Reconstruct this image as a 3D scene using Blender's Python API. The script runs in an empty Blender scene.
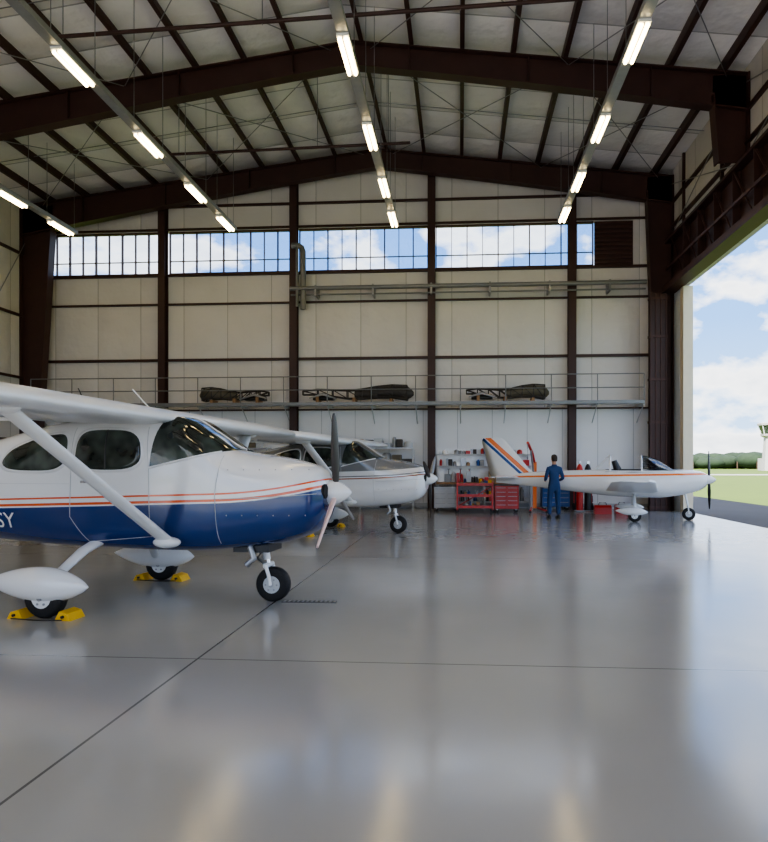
import bpy, math, random
from mathutils import Vector, Matrix
random.seed(7)
S = bpy.context.scene
COL = S.collection

# ------------------------------------------------------------------ materials
def nt(name):
    m = bpy.data.materials.new(name); m.use_nodes = True
    n = m.node_tree.nodes; l = m.node_tree.links
    return m, n, l, n['Principled BSDF']

def mat(name, col, rough=0.5, metal=0.0, var=0.08, scale=6.0, bump=0.0, bscale=30.0, coat=0.0):
    m, n, l, b = nt(name)
    b.inputs['Roughness'].default_value = rough
    b.inputs['Metallic'].default_value = metal
    b.inputs['Coat Weight'].default_value = coat
    tc = n.new('ShaderNodeTexCoord')
    no = n.new('ShaderNodeTexNoise'); no.inputs['Scale'].default_value = scale; no.inputs['Detail'].default_value = 5
    l.new(tc.outputs['Object'], no.inputs['Vector'])
    mx = n.new('ShaderNodeMix'); mx.data_type = 'RGBA'
    mx.inputs[6].default_value = (*[c*(1-var) for c in col], 1)
    mx.inputs[7].default_value = (*[min(1, c*(1+var)) for c in col], 1)
    l.new(no.outputs['Fac'], mx.inputs[0]); l.new(mx.outputs[2], b.inputs['Base Color'])
    if bump > 0:
        n2 = n.new('ShaderNodeTexNoise'); n2.inputs['Scale'].default_value = bscale; n2.inputs['Detail'].default_value = 4
        l.new(tc.outputs['Object'], n2.inputs['Vector'])
        bp = n.new('ShaderNodeBump'); bp.inputs['Strength'].default_value = bump; bp.inputs['Distance'].default_value = 0.05
        l.new(n2.outputs['Fac'], bp.inputs['Height']); l.new(bp.outputs['Normal'], b.inputs['Normal'])
    return m

def math_n(n, l, op, a, b_=None, c=None):
    q = n.new('ShaderNodeMath'); q.operation = op
    for i, v in enumerate((a, b_, c)):
        if v is None: continue
        if isinstance(v, (int, float)): q.inputs[i].default_value = v
        else: l.new(v, q.inputs[i])
    return q.outputs[0]

def panel_mat(name, col, seams, line=0.55, rough=0.7, var=0.1, bump=0.3, bscale=1.5, dist=0.15):
    """seams: list of (axis, period, halfwidth, offset)"""
    m, n, l, b = nt(name)
    b.inputs['Roughness'].default_value = rough
    tc = n.new('ShaderNodeTexCoord'); sp = n.new('ShaderNodeSeparateXYZ')
    l.new(tc.outputs['Object'], sp.inputs[0])
    mask = None; puff = None
    for ax, per, hw, off in seams:
        f = math_n(n, l, 'FRACT', math_n(n, l, 'DIVIDE', math_n(n, l, 'ADD', sp.outputs[ax], off + 1000*per), per))
        d = math_n(n, l, 'ABSOLUTE', math_n(n, l, 'SUBTRACT', f, 0.5))
        k = math_n(n, l, 'GREATER_THAN', d, 0.5 - hw/per)
        mask = k if mask is None else math_n(n, l, 'MAXIMUM', mask, k)
        pf = math_n(n, l, 'POWER', d, 2.5)
        puff = pf if puff is None else math_n(n, l, 'ADD', puff, pf)
    no = n.new('ShaderNodeTexNoise'); no.inputs['Scale'].default_value = 0.7; no.inputs['Detail'].default_value = 6
    l.new(tc.outputs['Object'], no.inputs['Vector'])
    mx = n.new('ShaderNodeMix'); mx.data_type = 'RGBA'
    mx.inputs[6].default_value = (*[c*(1-var) for c in col], 1)
    mx.inputs[7].default_value = (*[min(1, c*(1+var)) for c in col], 1)
    l.new(no.outputs['Fac'], mx.inputs[0])
    m2 = n.new('ShaderNodeMix'); m2.data_type = 'RGBA'
    l.new(mask, m2.inputs[0]); l.new(mx.outputs[2], m2.inputs[6])
    m2.inputs[7].default_value = (*[c*line for c in col], 1)
    l.new(m2.outputs[2], b.inputs['Base Color'])
    n2 = n.new('ShaderNodeTexNoise'); n2.inputs['Scale'].default_value = bscale; n2.inputs['Detail'].default_value = 3
    l.new(tc.outputs['Object'], n2.inputs['Vector'])
    hgt = math_n(n, l, 'SUBTRACT', n2.outputs['Fac'], math_n(n, l, 'MULTIPLY', puff, 4.0))
    bp = n.new('ShaderNodeBump'); bp.inputs['Strength'].default_value = bump; bp.inputs['Distance'].default_value = dist
    l.new(hgt, bp.inputs['Height']); l.new(bp.outputs['Normal'], b.inputs['Normal'])
    return m

BROWN = mat('brown_steel', (0.052, 0.020, 0.016), 0.5, 0.0, 0.25, 3)
BROWN2 = mat('brown_steel_light', (0.080, 0.033, 0.026), 0.55, 0.0, 0.25, 3)
GALV = mat('galvanised', (0.36, 0.37, 0.38), 0.4, 0.4, 0.15, 8)
PIPEG = mat('grey_pipe', (0.22, 0.22, 0.22), 0.4, 0.3, 0.1)
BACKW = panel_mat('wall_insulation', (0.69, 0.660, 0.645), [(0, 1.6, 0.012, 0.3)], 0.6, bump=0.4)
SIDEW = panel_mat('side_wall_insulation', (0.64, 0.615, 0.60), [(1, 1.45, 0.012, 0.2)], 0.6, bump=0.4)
CEILM = panel_mat('ceiling_insulation', (0.86, 0.84, 0.83), [(1, 1.45, 0.02, 0.5)], 0.5, bump=0.45, var=0.05, dist=0.25)
LOWW = panel_mat('wainscot_panel', (0.80, 0.79, 0.79), [(0, 1.2, 0.01, 0.1)], 0.6, rough=0.45, bump=0.05)
CREAM = mat('cream_steel', (0.78, 0.70, 0.54), 0.5)
LBLUE = mat('pale_blue_panel', (0.80, 0.86, 0.92), 0.4)
RUB = mat('rubber', (0.012, 0.012, 0.013), 0.7, 0, 0.2, 20, 0.2, 60)
WHITE = mat('white_gloss_paint', (0.80, 0.80, 0.80), 0.22, 0, 0.02, 3, coat=0.5)
WING = mat('wing_white_paint', (0.78, 0.79, 0.80), 0.3, 0, 0.03, 3, coat=0.3)
LGREY = mat('light_grey_paint', (0.5, 0.51, 0.52), 0.35)
BLACKP = mat('black_paint', (0.015, 0.015, 0.017), 0.35)
BLADEM = mat('propeller_dark', (0.045, 0.035, 0.03), 0.35)
DARK = mat('void_shade', (0.008, 0.008, 0.009), 0.8)  # near-black painting the shade inside cockpit and cowling inlets
CHROME = mat('chrome_metal', (0.7, 0.7, 0.72), 0.18, 1.0, 0.03)
STEEL = mat('steel', (0.35, 0.35, 0.36), 0.35, 0.8, 0.1)
RED = mat('red_enamel', (0.50, 0.022, 0.018), 0.3, 0, 0.05)
ORANGE = mat('orange_paint', (0.85, 0.20, 0.03), 0.3, 0, 0.05)
PINKT = mat('pink_tip_paint', (0.80, 0.58, 0.54), 0.35, 0, 0.05)
BLUE = mat('blue_enamel', (0.02, 0.09, 0.32), 0.35, 0, 0.05)
YEL = mat('yellow_paint', (0.80, 0.46, 0.02), 0.5, 0, 0.1)
COVER = mat('blue_coverall_cloth', (0.018, 0.050, 0.14), 0.85, 0, 0.15, 15, 0.2, 40)
SKIN = mat('skin', (0.55, 0.30, 0.20), 0.55, 0, 0.05)
HAIR = mat('hair_brown', (0.035, 0.02, 0.012), 0.7, 0, 0.3, 40)
LIPS = mat('lips', (0.42, 0.14, 0.11), 0.5)
WOOD = mat('wood', (0.30, 0.17, 0.08), 0.6, 0, 0.2, 5)
CARD = mat('cardboard', (0.36, 0.22, 0.11), 0.8, 0, 0.15, 5)
DKBR = mat('primer_dark', (0.06, 0.05, 0.045), 0.6, 0.2, 0.3, 4)
OLIVE = mat('olive_primer', (0.13, 0.11, 0.075), 0.6, 0.1, 0.4, 4)
CONC = mat('tower_concrete', (0.42, 0.40, 0.38), 0.8)
LEAF = mat('foliage', (0.026, 0.046, 0.022), 0.9, 0, 0.5, 0.3)
TRUNK = mat('bark', (0.08, 0.05, 0.03), 0.9)
GRASS = mat('grass', (0.105, 0.155, 0.016), 0.95, 0, 0.25, 0.08)
ASPH = mat('apron_asphalt', (0.070, 0.058, 0.050), 0.85, 0, 0.2, 0.6)
TAXI = mat('taxiway_concrete', (0.42, 0.40, 0.37), 0.85, 0, 0.1, 0.2)

def glass_dark(name, col, rough=0.05):
    m, n, l, b = nt(name)
    b.inputs['Roughness'].default_value = rough
    b.inputs['IOR'].default_value = 1.6
    tc = n.new('ShaderNodeTexCoord'); no = n.new('ShaderNodeTexNoise'); no.inputs['Scale'].default_value = 3.5
    l.new(tc.outputs['Object'], no.inputs['Vector'])
    cr = n.new('ShaderNodeValToRGB')
    cr.color_ramp.elements[0].position = 0.40; cr.color_ramp.elements[0].color = (*[c*0.3 for c in col], 1)
    cr.color_ramp.elements[1].position = 0.64; cr.color_ramp.elements[1].color = (*[c*2.0 for c in col], 1)
    l.new(no.outputs['Fac'], cr.inputs[0]); l.new(cr.outputs[0], b.inputs['Base Color'])
    return m
TINT = glass_dark('aircraft_window_glass', (0.032, 0.042, 0.034))

def clear_glass(name, tint=(0.93, 0.96, 1.0), refl=0.08):
    m = bpy.data.materials.new(name); m.use_nodes = True
    n = m.node_tree.nodes; l = m.node_tree.links; n.clear()
    o = n.new('ShaderNodeOutputMaterial'); t = n.new('ShaderNodeBsdfTransparent'); g = n.new('ShaderNodeBsdfGlossy')
    t.inputs[0].default_value = (*tint, 1); g.inputs['Roughness'].default_value = 0.05
    mx = n.new('ShaderNodeMixShader'); mx.inputs[0].default_value = refl
    l.new(t.outputs[0], mx.inputs[1]); l.new(g.outputs[0], mx.inputs[2]); l.new(mx.outputs[0], o.inputs[0])
    return m
GLASS = clear_glass('clerestory_glass')
CANOPY = clear_glass('canopy_glass', (0.55, 0.62, 0.66), 0.18)

def emis(name, col, s):
    m = bpy.data.materials.new(name); m.use_nodes = True
    b = m.node_tree.nodes['Principled BSDF']
    b.inputs['Base Color'].default_value = (*col, 1)
    b.inputs['Emission Color'].default_value = (*col, 1); b.inputs['Emission Strength'].default_value = s
    return m
LAMP = emis('fluorescent_tube', (1.0, 0.77, 0.38), 10)

# floor
def floor_mat():
    m, n, l, b = nt('polished_floor')
    tc = n.new('ShaderNodeTexCoord'); sp = n.new('ShaderNodeSeparateXYZ'); l.new(tc.outputs['Object'], sp.inputs[0])
    no = n.new('ShaderNodeTexNoise'); no.inputs['Scale'].default_value = 0.6; no.inputs['Detail'].default_value = 8
    l.new(tc.outputs['Object'], no.inputs['Vector'])
    mx = n.new('ShaderNodeMix'); mx.data_type = 'RGBA'
    mx.inputs[6].default_value = (0.335, 0.333, 0.325, 1); mx.inputs[7].default_value = (0.425, 0.423, 0.413, 1)
    l.new(no.outputs['Fac'], mx.inputs[0])
    def line(ax, per, off, hw):
        f = math_n(n, l, 'FRACT', math_n(n, l, 'DIVIDE', math_n(n, l, 'ADD', sp.outputs[ax], off + per*100.5), per))
        return math_n(n, l, 'LESS_THAN', math_n(n, l, 'ABSOLUTE', math_n(n, l, 'SUBTRACT', f, 0.5)), hw/per)
    k = math_n(n, l, 'MAXIMUM', line(0, 9.5, 2.03, 0.009), line(1, 5.6, -4.9, 0.007))
    m2 = n.new('ShaderNodeMix'); m2.data_type = 'RGBA'
    l.new(k, m2.inputs[0]); l.new(mx.outputs[2], m2.inputs[6]); m2.inputs[7].default_value = (0.14, 0.14, 0.14, 1)
    l.new(m2.outputs[2], b.inputs['Base Color'])
    n2 = n.new('ShaderNodeTexNoise'); n2.inputs['Scale'].default_value = 2.5; n2.inputs['Detail'].default_value = 6
    l.new(tc.outputs['Object'], n2.inputs['Vector'])
    mr = n.new('ShaderNodeMapRange'); mr.inputs[3].default_value = 0.09; mr.inputs[4].default_value = 0.22
    l.new(n2.outputs['Fac'], mr.inputs[0]); l.new(mr.outputs[0], b.inputs['Roughness'])
    b.inputs['IOR'].default_value = 1.85
    bp = n.new('ShaderNodeBump'); bp.inputs['Strength'].default_value = 0.06; bp.inputs['Distance'].default_value = 0.02
    n3 = n.new('ShaderNodeTexNoise'); n3.inputs['Scale'].default_value = 1.2
    l.new(tc.outputs['Object'], n3.inputs['Vector']); l.new(n3.outputs['Fac'], bp.inputs['Height'])
    l.new(bp.outputs['Normal'], b.inputs['Normal'])
    return m
FLOOR = floor_mat()

# ------------------------------------------------------------------ mesh builder
class MB:
    def __init__(s): s.v = []; s.f = []; s.m = []; s.sm = []; s.mats = []
    def mi(s, mt):
        if mt not in s.mats: s.mats.append(mt)
        return s.mats.index(mt)
    def add(s, vs, fs, mt, smooth=False):
        o = len(s.v); s.v += [tuple(v) for v in vs]; k = s.mi(mt)
        for f in fs: s.f.append([i+o for i in f]); s.m.append(k); s.sm.append(smooth)
    def box(s, x0, x1, y0, y1, z0, z1, mt):
        vs = [(x, y, z) for x in (x0, x1) for y in (y0, y1) for z in (z0, z1)]
        s.add(vs, [(0,1,3,2),(4,6,7,5),(0,4,5,1),(2,3,7,6),(0,2,6,4),(1,5,7,3)], mt)
    def prismY(s, poly, y0, y1, mt):
        n = len(poly)
        vs = [(x, y0, z) for x, z in poly] + [(x, y1, z) for x, z in poly]
        s.add(vs, [list(range(n)), list(range(2*n-1, n-1, -1))] + [(i, i+n, (i+1) % n+n, (i+1) % n) for i in range(n)], mt)
    def prismX(s, poly, x0, x1, mt):
        n = len(poly)
        vs = [(x0, y, z) for y, z in poly] + [(x1, y, z) for y, z in poly]
        s.add(vs, [list(range(n-1, -1, -1)), list(range(n, 2*n))] + [(i, (i+1) % n, (i+1) % n+n, i+n) for i in range(n)], mt)
    def loft(s, rings, mt, smooth=True, caps=True):
        n = len(rings[0]); vs = [p for r in rings for p in r]; fs = []
        for a in range(len(rings)-1):
            for i in range(n):
                j = (i+1) % n; fs.append((a*n+i, a*n+j, (a+1)*n+j, (a+1)*n+i))
        s.add(vs, fs, mt, smooth)
        if caps:
            s.add(rings[0], [list(range(n-1, -1, -1))], mt); s.add(rings[-1], [list(range(n))], mt)
    def tube(s, pts, rad, mt, seg=10, flat=1.0, up=None, smooth=True):
        pts = [Vector(p) for p in pts]; rads = rad if isinstance(rad, (list, tuple)) else [rad]*len(pts)
        rings = []; ref = Vector(up) if up else None
        for i, p in enumerate(pts):
            d = (pts[min(i+1, len(pts)-1)] - pts[max(i-1, 0)]).normalized()
            if ref is None or abs(d.dot(ref)) > 0.98:
                ref = Vector((0, 0, 1)) if abs(d.z) < 0.9 else Vector((1, 0, 0))
            a = d.cross(ref).normalized(); b = a.cross(d).normalized()
            rings.append([p + (a*math.cos(t)*flat + b*math.sin(t))*rads[i] for t in [2*math.pi*k/seg for k in range(seg)]])
        s.loft(rings, mt, smooth)
    def ell(s, c, r, mt, seg=16, rg=10, jit=0.0):
        c = Vector(c); rings = []
        for a in range(1, rg):
            ph = math.pi*a/rg
            rings.append([c+Vector((r[0]*math.sin(ph)*math.cos(t), r[1]*math.sin(ph)*math.sin(t), r[2]*math.cos(ph)))*(1+random.uniform(-jit, jit)) for t in [2*math.pi*k/seg for k in range(seg)]])
        n = seg; vs = [c+Vector((0, 0, r[2]))] + [p for q in rings for p in q] + [c-Vector((0, 0, r[2]))]
        fs = [(0, 1+i, 1+(i+1) % n) for i in range(n)]
        for a in range(len(rings)-1):
            for i in range(n): fs.append((1+a*n+i, 1+(a+1)*n+i, 1+(a+1)*n+(i+1) % n, 1+a*n+(i+1) % n))
        e = len(vs)-1; o = 1+(len(rings)-1)*n
        fs += [(o+i, e, o+(i+1) % n) for i in range(n)]
        s.add(vs, fs, mt, True)
    def revolve(s, prof, c, axis, mt, seg=24, smooth=True):
        """prof: (along, radius)"""
        c = Vector(c); ax = {'x': (Vector((1,0,0)), Vector((0,1,0)), Vector((0,0,1))), 'y': (Vector((0,1,0)), Vector((0,0,1)), Vector((1,0,0))), 'z': (Vector((0,0,1)), Vector((1,0,0)), Vector((0,1,0)))}[axis]
        s.loft([[c+ax[0]*h+(ax[1]*math.cos(t)+ax[2]*math.sin(t))*r for t in [2*math.pi*k/seg for k in range(seg)]] for h, r in prof], mt, smooth)
    def obj(s, name, parent=None, loc=None, rot=None):
        me = bpy.data.meshes.new(name); me.from_pydata(s.v, [], s.f)
        for m in s.mats: me.materials.append(m)
        me.polygons.foreach_set('material_index', s.m); me.polygons.foreach_set('use_smooth', s.sm)
        import bmesh
        bm = bmesh.new(); bm.from_mesh(me); bmesh.ops.recalc_face_normals(bm, faces=bm.faces); bm.to_mesh(me); bm.free()
        me.update()
        o = bpy.data.objects.new(name, me); COL.objects.link(o)
        if parent: o.parent = parent
        if loc: o.location = loc
        if rot: o.rotation_euler = rot
        return o

def empty(name, loc=(0, 0, 0), rz=0):
    e = bpy.data.objects.new(name, None); COL.objects.link(e); e.location = loc; e.rotation_euler = (0, 0, math.radians(rz))
    e.empty_display_size = 0.2
    return e

# ------------------------------------------------------------------ building
XL, XR, YF, YB = -15.6, 7.05, -8.0, 22.7
AX, AZ, SL = -2.8, 12.55, 0.125      # apex of ceiling underside
def roofz(x): return AZ - SL*abs(x-AX)

b = MB(); b.box(XL-0.2, XR+0.2, YF-0.2, YB+0.2, -0.3, 0, FLOOR); b.obj('floor')
b = MB()
b.prismY([(XL-0.3, roofz(XL-0.3)), (AX, AZ), (AX, AZ+0.2), (XL-0.3, roofz(XL-0.3)+0.2)], YF-0.2, YB+0.2, CEILM)
b.prismY([(XR+0.3, roofz(XR+0.3)), (AX, AZ), (AX, AZ+0.2), (XR+0.3, roofz(XR+0.3)+0.2)], YF-0.2, YB+0.2, CEILM)
b.obj('ceiling')

WZ0, WZ1, WX0, WX1 = 8.35, 9.88, -15.2, 5.9
b = MB()
b.box(XL-0.2, XR+0.2, YB, YB+0.2, 3.5, WZ0, BACKW)
b.box(XL-0.2, XR+0.2, YB, YB+0.2, 0, 3.5, LOWW)
b.box(XL-0.2, WX0, YB, YB+0.2, WZ0, WZ1, BACKW)
b.box(WX1, XR+0.2, YB, YB+0.2, WZ0, WZ1, BACKW)
b.prismY([(XL-0.2, WZ1), (XR+0.2, WZ1), (XR+0.2, roofz(XR+0.2)), (AX, AZ), (XL-0.2, roofz(XL-0.2))], YB, YB+0.2, BACKW)
b.obj('wall_back')
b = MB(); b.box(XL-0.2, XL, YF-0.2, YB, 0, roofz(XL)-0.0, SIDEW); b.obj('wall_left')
DY0, DY1, DZ = 1.0, 21.3, 7.2
b = MB()
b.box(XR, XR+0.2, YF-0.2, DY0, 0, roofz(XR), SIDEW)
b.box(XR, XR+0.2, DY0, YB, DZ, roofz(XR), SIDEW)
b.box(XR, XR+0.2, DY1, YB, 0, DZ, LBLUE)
b.obj('wall_right')
b = MB(); b.box(XR-0.05, XR+0.25, DY1-0.3, DY1, 0, DZ-0.06, CREAM); b.obj('trim_1')
# front wall, unseen: wide door opening added behind the camera for fill light
b = MB()
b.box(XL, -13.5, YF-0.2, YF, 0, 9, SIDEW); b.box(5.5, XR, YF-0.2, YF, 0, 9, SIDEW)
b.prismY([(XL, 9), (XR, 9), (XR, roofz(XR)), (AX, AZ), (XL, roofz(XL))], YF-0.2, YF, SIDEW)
b.obj('wall_front')

# clerestory windows
cols = [-10.6, -5.85, -1.0, 3.8]
bays = [(-15.2, -10.75), (-10.45, -6.0), (-5.7, -1.15), (-0.85, 4.55)]
for i, (a, c) in enumerate(bays):
    b = MB()
    b.box(a, c, YB+0.09, YB+0.10, WZ0, WZ1, GLASS)
    n = max(4, round((c-a)/0.52))
    for k in range(n+1):
        x = a+(c-a)*k/n; w = 0.018 if k % 2 == 0 else 0.010
        b.box(x-w, x+w, YB+0.04, YB+0.15, WZ0, WZ1, BROWN2)
    b.box(a, c, YB+0.05, YB+0.14, WZ0+0.48, WZ0+0.495, BROWN2)
    b.box(a, c, YB+0.02, YB+0.16, WZ0, WZ0+0.05, BROWN2); b.box(a, c, YB+0.02, YB+0.16, WZ1-0.05, WZ1, BROWN2)
    b.obj('window_%d' % (i+1))
b = MB(); b.box(4.60, 5.9, YB+0.05, YB+0.12, WZ0, WZ1, BROWN)
for k in range(10): b.box(4.62, 5.85, YB-0.02, YB+0.06, WZ0+0.08+k*0.15, WZ0+0.13+k*0.15, BROWN2)
b.obj('louvre_vent')

# wall girts + columns on back wall
b = MB()
for z, h in ((0.12, 0.12), (3.45, 0.05), (5.25, 0.09), (7.25, 0.06), (WZ0-0.06, 0.08), (WZ1+0.05, 0.06), (10.75, 0.07)):
    b.box(XL, XR, YB-0.10, YB-0.001, z-h/2, z+h/2, BROWN if z > 0.2 else LGREY)
for x in cols:
    zt = roofz(x)-0.1
    b.box(x-0.13, x+0.13, YB-0.30, YB-0.28, 0, zt, BROWN); b.box(x-0.13, x+0.13, YB-0.04, YB-0.02, 0, zt, BROWN)
    b.box(x-0.02, x+0.02, YB-0.28, YB-0.04, 0, zt, BROWN)
b.obj('wall_framing_back')
b = MB()
for z in (2.4, 4.6, 6.8, 9.0): b.box(XL, XL+0.10, YF, YB-0.1, z-0.04, z+0.04, BROWN)
for y in (19.4, 13.6, 7.8): b.tube([(XL+0.12, y-2.8, 0.5), (XL+0.12, y+2.8, 9.5)], 0.015, STEEL, 6)
b.obj('wall_framing_left')
b = MB()
for z in (9.4, 10.2): b.box(XR-0.10, XR, YF, YB-0.1, z-0.04, z+0.04, BROWN)
for y in range(-6, 22, 3): b.box(XR-0.08, XR, y-0.04, y+0.04, 8.94, roofz(XR), BROWN)
for y in (19.4, 13.6): 
    b.tube([(XR-0.12, y-2.7, 9.0), (XR-0.12, y+2.7, 10.8)], 0.015, STEEL, 6)
    b.tube([(XR-0.12, y+2.7, 9.0), (XR-0.12, y-2.7, 10.8)], 0.015, STEEL, 6)
b.obj('wall_framing_right')

# rigid frames
def hfun(x):   # rafter depth
    return 0.62 + 0.40*(abs(x-AX)/12.0)**1.5
def frame(y, nm):
    b = MB(); xs = [XL+0.05] + [AX-12+i*1.5 for i in range(0, 8)] + [AX] + [AX+1.5*i for i in range(1, 7)] + [XR-0.05]
    top = [(x, roofz(x)-0.25) for x in xs]; bot = [(x, roofz(x)-0.25-hfun(x)) for x in xs]
    b.prismY(top + bot[::-1], y-0.02, y+0.02, BROWN)
    for i in range(len(xs)-1):
        for (p, q, s) in ((top[i], top[i+1], -1), (bot[i], bot[i+1], 1)):
            b.prismY([p, q, (q[0], q[1]+0.035*s), (p[0], p[1]+0.035*s)], y-0.15, y+0.15, BROWN)
    for x in xs[2:-2:2]:
        b.box(x-0.012, x+0.012, y-0.13, y+0.13, roofz(x)-0.25-hfun(x), roofz(x)-0.27, BROWN)
    # left column tapered
    zt = roofz(XL+0.5)-0.3
    b.prismY([(XL+0.06, 0), (XL+0.50, 0), (XL+1.15, zt-0.6), (XL+1.15, zt), (XL+0.06, zt)], y-0.02, y+0.02, BROWN)
    b.prismY([(XL+0.50, 0), (XL+0.54, 0), (XL+1.19, zt-0.6), (XL+1.15, zt-0.6)], y-0.17, y+0.17, BROWN)
    b.prismY([(XL+0.02, 0), (XL+0.06, 0), (XL+0.06, zt), (XL+0.02, zt)], y-0.17, y+0.17, BROWN)
    # right column stands on the door header
    zt = roofz(XR-0.5)-0.3; z0 = 0 if (y > DY1 or y < DY0) else 8.93
    w0 = 0.72 if z0 > 0 else 0.45
    b.prismY([(XR-0.06, z0), (XR-w0, z0), (XR-0.85, zt-0.5), (XR-0.85, zt), (XR-0.06, zt)], y-0.02, y+0.02, BROWN)
    b.prismY([(XR-w0, z0), (XR-w0-0.04, z0), (XR-0.89, zt-0.5), (XR-0.85, zt-0.5)], y-0.17, y+0.17, BROWN)
    b.prismY([(XR-0.02, z0), (XR-0.06, z0), (XR-0.06, zt), (XR-0.02, zt)], y-0.17, y+0.17, BROWN)
    b.obj(nm)
for y in (22.15, 16.5, 10.7, 4.9, -0.9, -6.7): frame(y, 'steel_roof_frame')

# purlins, bridging
b = MB()
xs = [AX+0.25+1.28*i for i in range(0, 8)] + [AX-0.25-1.28*i for i in range(0, 10)]
for x in xs:
    z = roofz(x)
    b.box(x-0.02, x+0.02, YF, YB, z-0.25, z-0.002, BROWN); b.box(x-0.02, x+0.09, YF, YB, z-0.26, z-0.23, BROWN)
b.obj('roof_purlins')
b = MB()
for y in (-4, 2, 7.8, 13.6, 19.4):
    b.tube([(XL, y, roofz(XL)-0.12), (AX, y, AZ-0.12), (XR, y, roofz(XR)-0.12)], 0.012, STEEL, 6)
for ya, yb in ((10.7, 16.5), (16.5, 22.1), (4.9, 10.7)):
    for xa, xb in ((AX+0.5, AX+5.5), (AX+5.5, XR-0.5), (AX-0.5, AX-6), (AX-6, XL+0.8)):
        b.tube([(xa, ya, roofz(xa)-0.35), (xb, yb, roofz(xb)-0.35)], 0.012, STEEL, 6)
        b.tube([(xb, ya, roofz(xb)-0.35), (xa, yb, roofz(xa)-0.35)], 0.012, STEEL, 6)
b.obj('roof_bracing')
def pipe(nm, pts, r, mt, hang=()):
    b = MB(); b.tube(pts, r, mt, 8)
    for x, y, z in hang: b.tube([(x, y, z), (x, y, roofz(x)-0.02)], 0.01, STEEL, 6)
    b.obj(nm)
pipe('sprinkler_pipe', [(-8.6, 12.9, 10.35), (3.6, 12.9, 10.65)], 0.04, BROWN, [(-8.2, 12.9, 10.3), (-4, 12.9, 10.4), (0, 12.9, 10.5), (3, 12.9, 10.6)])
pipe('sprinkler_pipe', [(-8.4, 18.0, 10.35), (-1.4, 18.0, 10.45)], 0.04, BROWN, [(-8, 18, 10.3), (-4, 18, 10.4), (-2, 18, 10.4)])

# header girder over hangar door
b = MB()
b.box(XR-0.06, XR-0.02, DY0, YB-0.6, 7.2, 8.9, BROWN)
b.box(XR-0.42, XR-0.01, DY0, YB-0.6, 7.15, 7.22, BROWN); b.box(XR-0.30, XR-0.01, DY0, YB-0.6, 8.84, 8.92, BROWN)
b.box(XR-0.34, XR-0.28, DY0, YB-0.6, 7.22, 7.42, BROWN2)
y = DY0+0.2
while y < YB-1.8:
    b.box(XR-0.26, XR-0.05, y-0.02, y+0.02, 7.2, 8.88, BROWN)
    b.tube([(XR-0.22, y, 7.25), (XR-0.22, y+1.2, 8.85)], 0.025, BROWN, 6); y += 1.2
b.box(XR-0.28, XR-0.24, DY0, YB-0.6, 7.95, 8.03, BROWN2)
b.obj('door_header_girder')
# stacked sliding door leaves in the corner
b = MB()
for k in range(2):
    yy = 21.72+k*0.13
    b.box(6.18, 6.72, yy, yy+0.05, 0.0, 7.1, BROWN)
    for j in range(4): b.box(6.18+j*0.165, 6.22+j*0.165, yy-0.03, yy+0.07, 0, 7.1, BROWN2)
    for z in (0.1, 1.5, 2.9, 4.3, 5.7, 6.95): b.box(6.16, 6.74, yy-0.035, yy+0.08, z-0.04, z+0.04, BROWN2)
b.obj('door_1')

# light rows
LY = [-6.0, -3.0, 0.0, 2.9, 5.9, 8.8, 11.75, 14.7, 17.4, 19.65]
for x in (-12.55, -7.25, -2.05, 3.1):
    e = empty('fluorescent_light_row', (x, 0, 9.0))
    b = MB(); b.box(-0.10, 0.10, -7.2, 20.4, 0.02, 0.05, GALV); b.box(-0.10, -0.085, -7.2, 20.4, 0.05, 0.14, GALV); b.box(0.085, 0.10, -7.2, 20.4, 0.05, 0.14, GALV)
    for y in LY:
        for yy in (y-0.7, y+0.7): b.tube([(0, yy, 0.1), (0, yy, roofz(x)-9.0-0.02)], 0.008, STEEL, 6)
    b.obj('channel', e)
    b = MB()
    for y in LY:
        b.box(-0.11, 0.11, y-0.56, y+0.56, -0.03, 0.02, WHITE)
        b.box(-0.012, 0.012, y-0.54, y+0.54, -0.07, -0.03, WHITE)
        for s in (-0.06, 0.06): b.tube([(s, y-0.52, -0.06), (s, y+0.52, -0.06)], 0.034, LAMP, 8)
    b.obj('tubes', e)

# wall duct + pipe
b = MB()
b.tube([(-5.45, 22.25, 6.9), (-5.45, 22.25, 8.9), (-5.5, 22.25, 9.05), (-5.62, 22.25, 9.12), (-5.85, 22.25, 9.12)], 0.10, PIPEG, 12)
b.tube([(-5.65, 22.2, 7.0), (-5.65, 22.2, 9.1)], 0.05, PIPEG, 10)
b.tube([(-5.9, 22.2, 7.62), (6.2, 22.2, 7.62)], 0.075, PIPEG, 10)
b.tube([(-5.9, 22.3, 7.42), (6.2, 22.3, 7.42)], 0.03, PIPEG, 8)
for x in range(-5, 7, 2): b.box(x-0.03, x+0.03, 22.15, YB, 7.35, 7.72, STEEL)
b.obj('wall_duct')

# mezzanine shelf w/ railing
b = MB()
b.box(-15.0, 6.0, 21.75, 22.35, 3.54, 3.62, LGREY)
b.box(-15.0, 6.0, 21.72, 21.76, 3.52, 3.63, PIPEG)
for z in (4.05, 4.5): b.tube([(-15.0, 21.75, z), (6.0, 21.75, z)], 0.018, PIPEG, 8)
x = -15.0
while x <= 6.01:
    b.tube([(x, 21.75, 3.5), (x, 21.75, 4.5)], 0.018, PIPEG, 8)
    b.box(x-0.03, x+0.03, 21.78, YB-0.02, 3.47, 3.54, LGREY); b.tube([(x, 21.85, 3.48), (x, YB-0.05, 2.95)], 0.018, LGREY, 6); x += 1.5
b.obj('storage_shelf')

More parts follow.
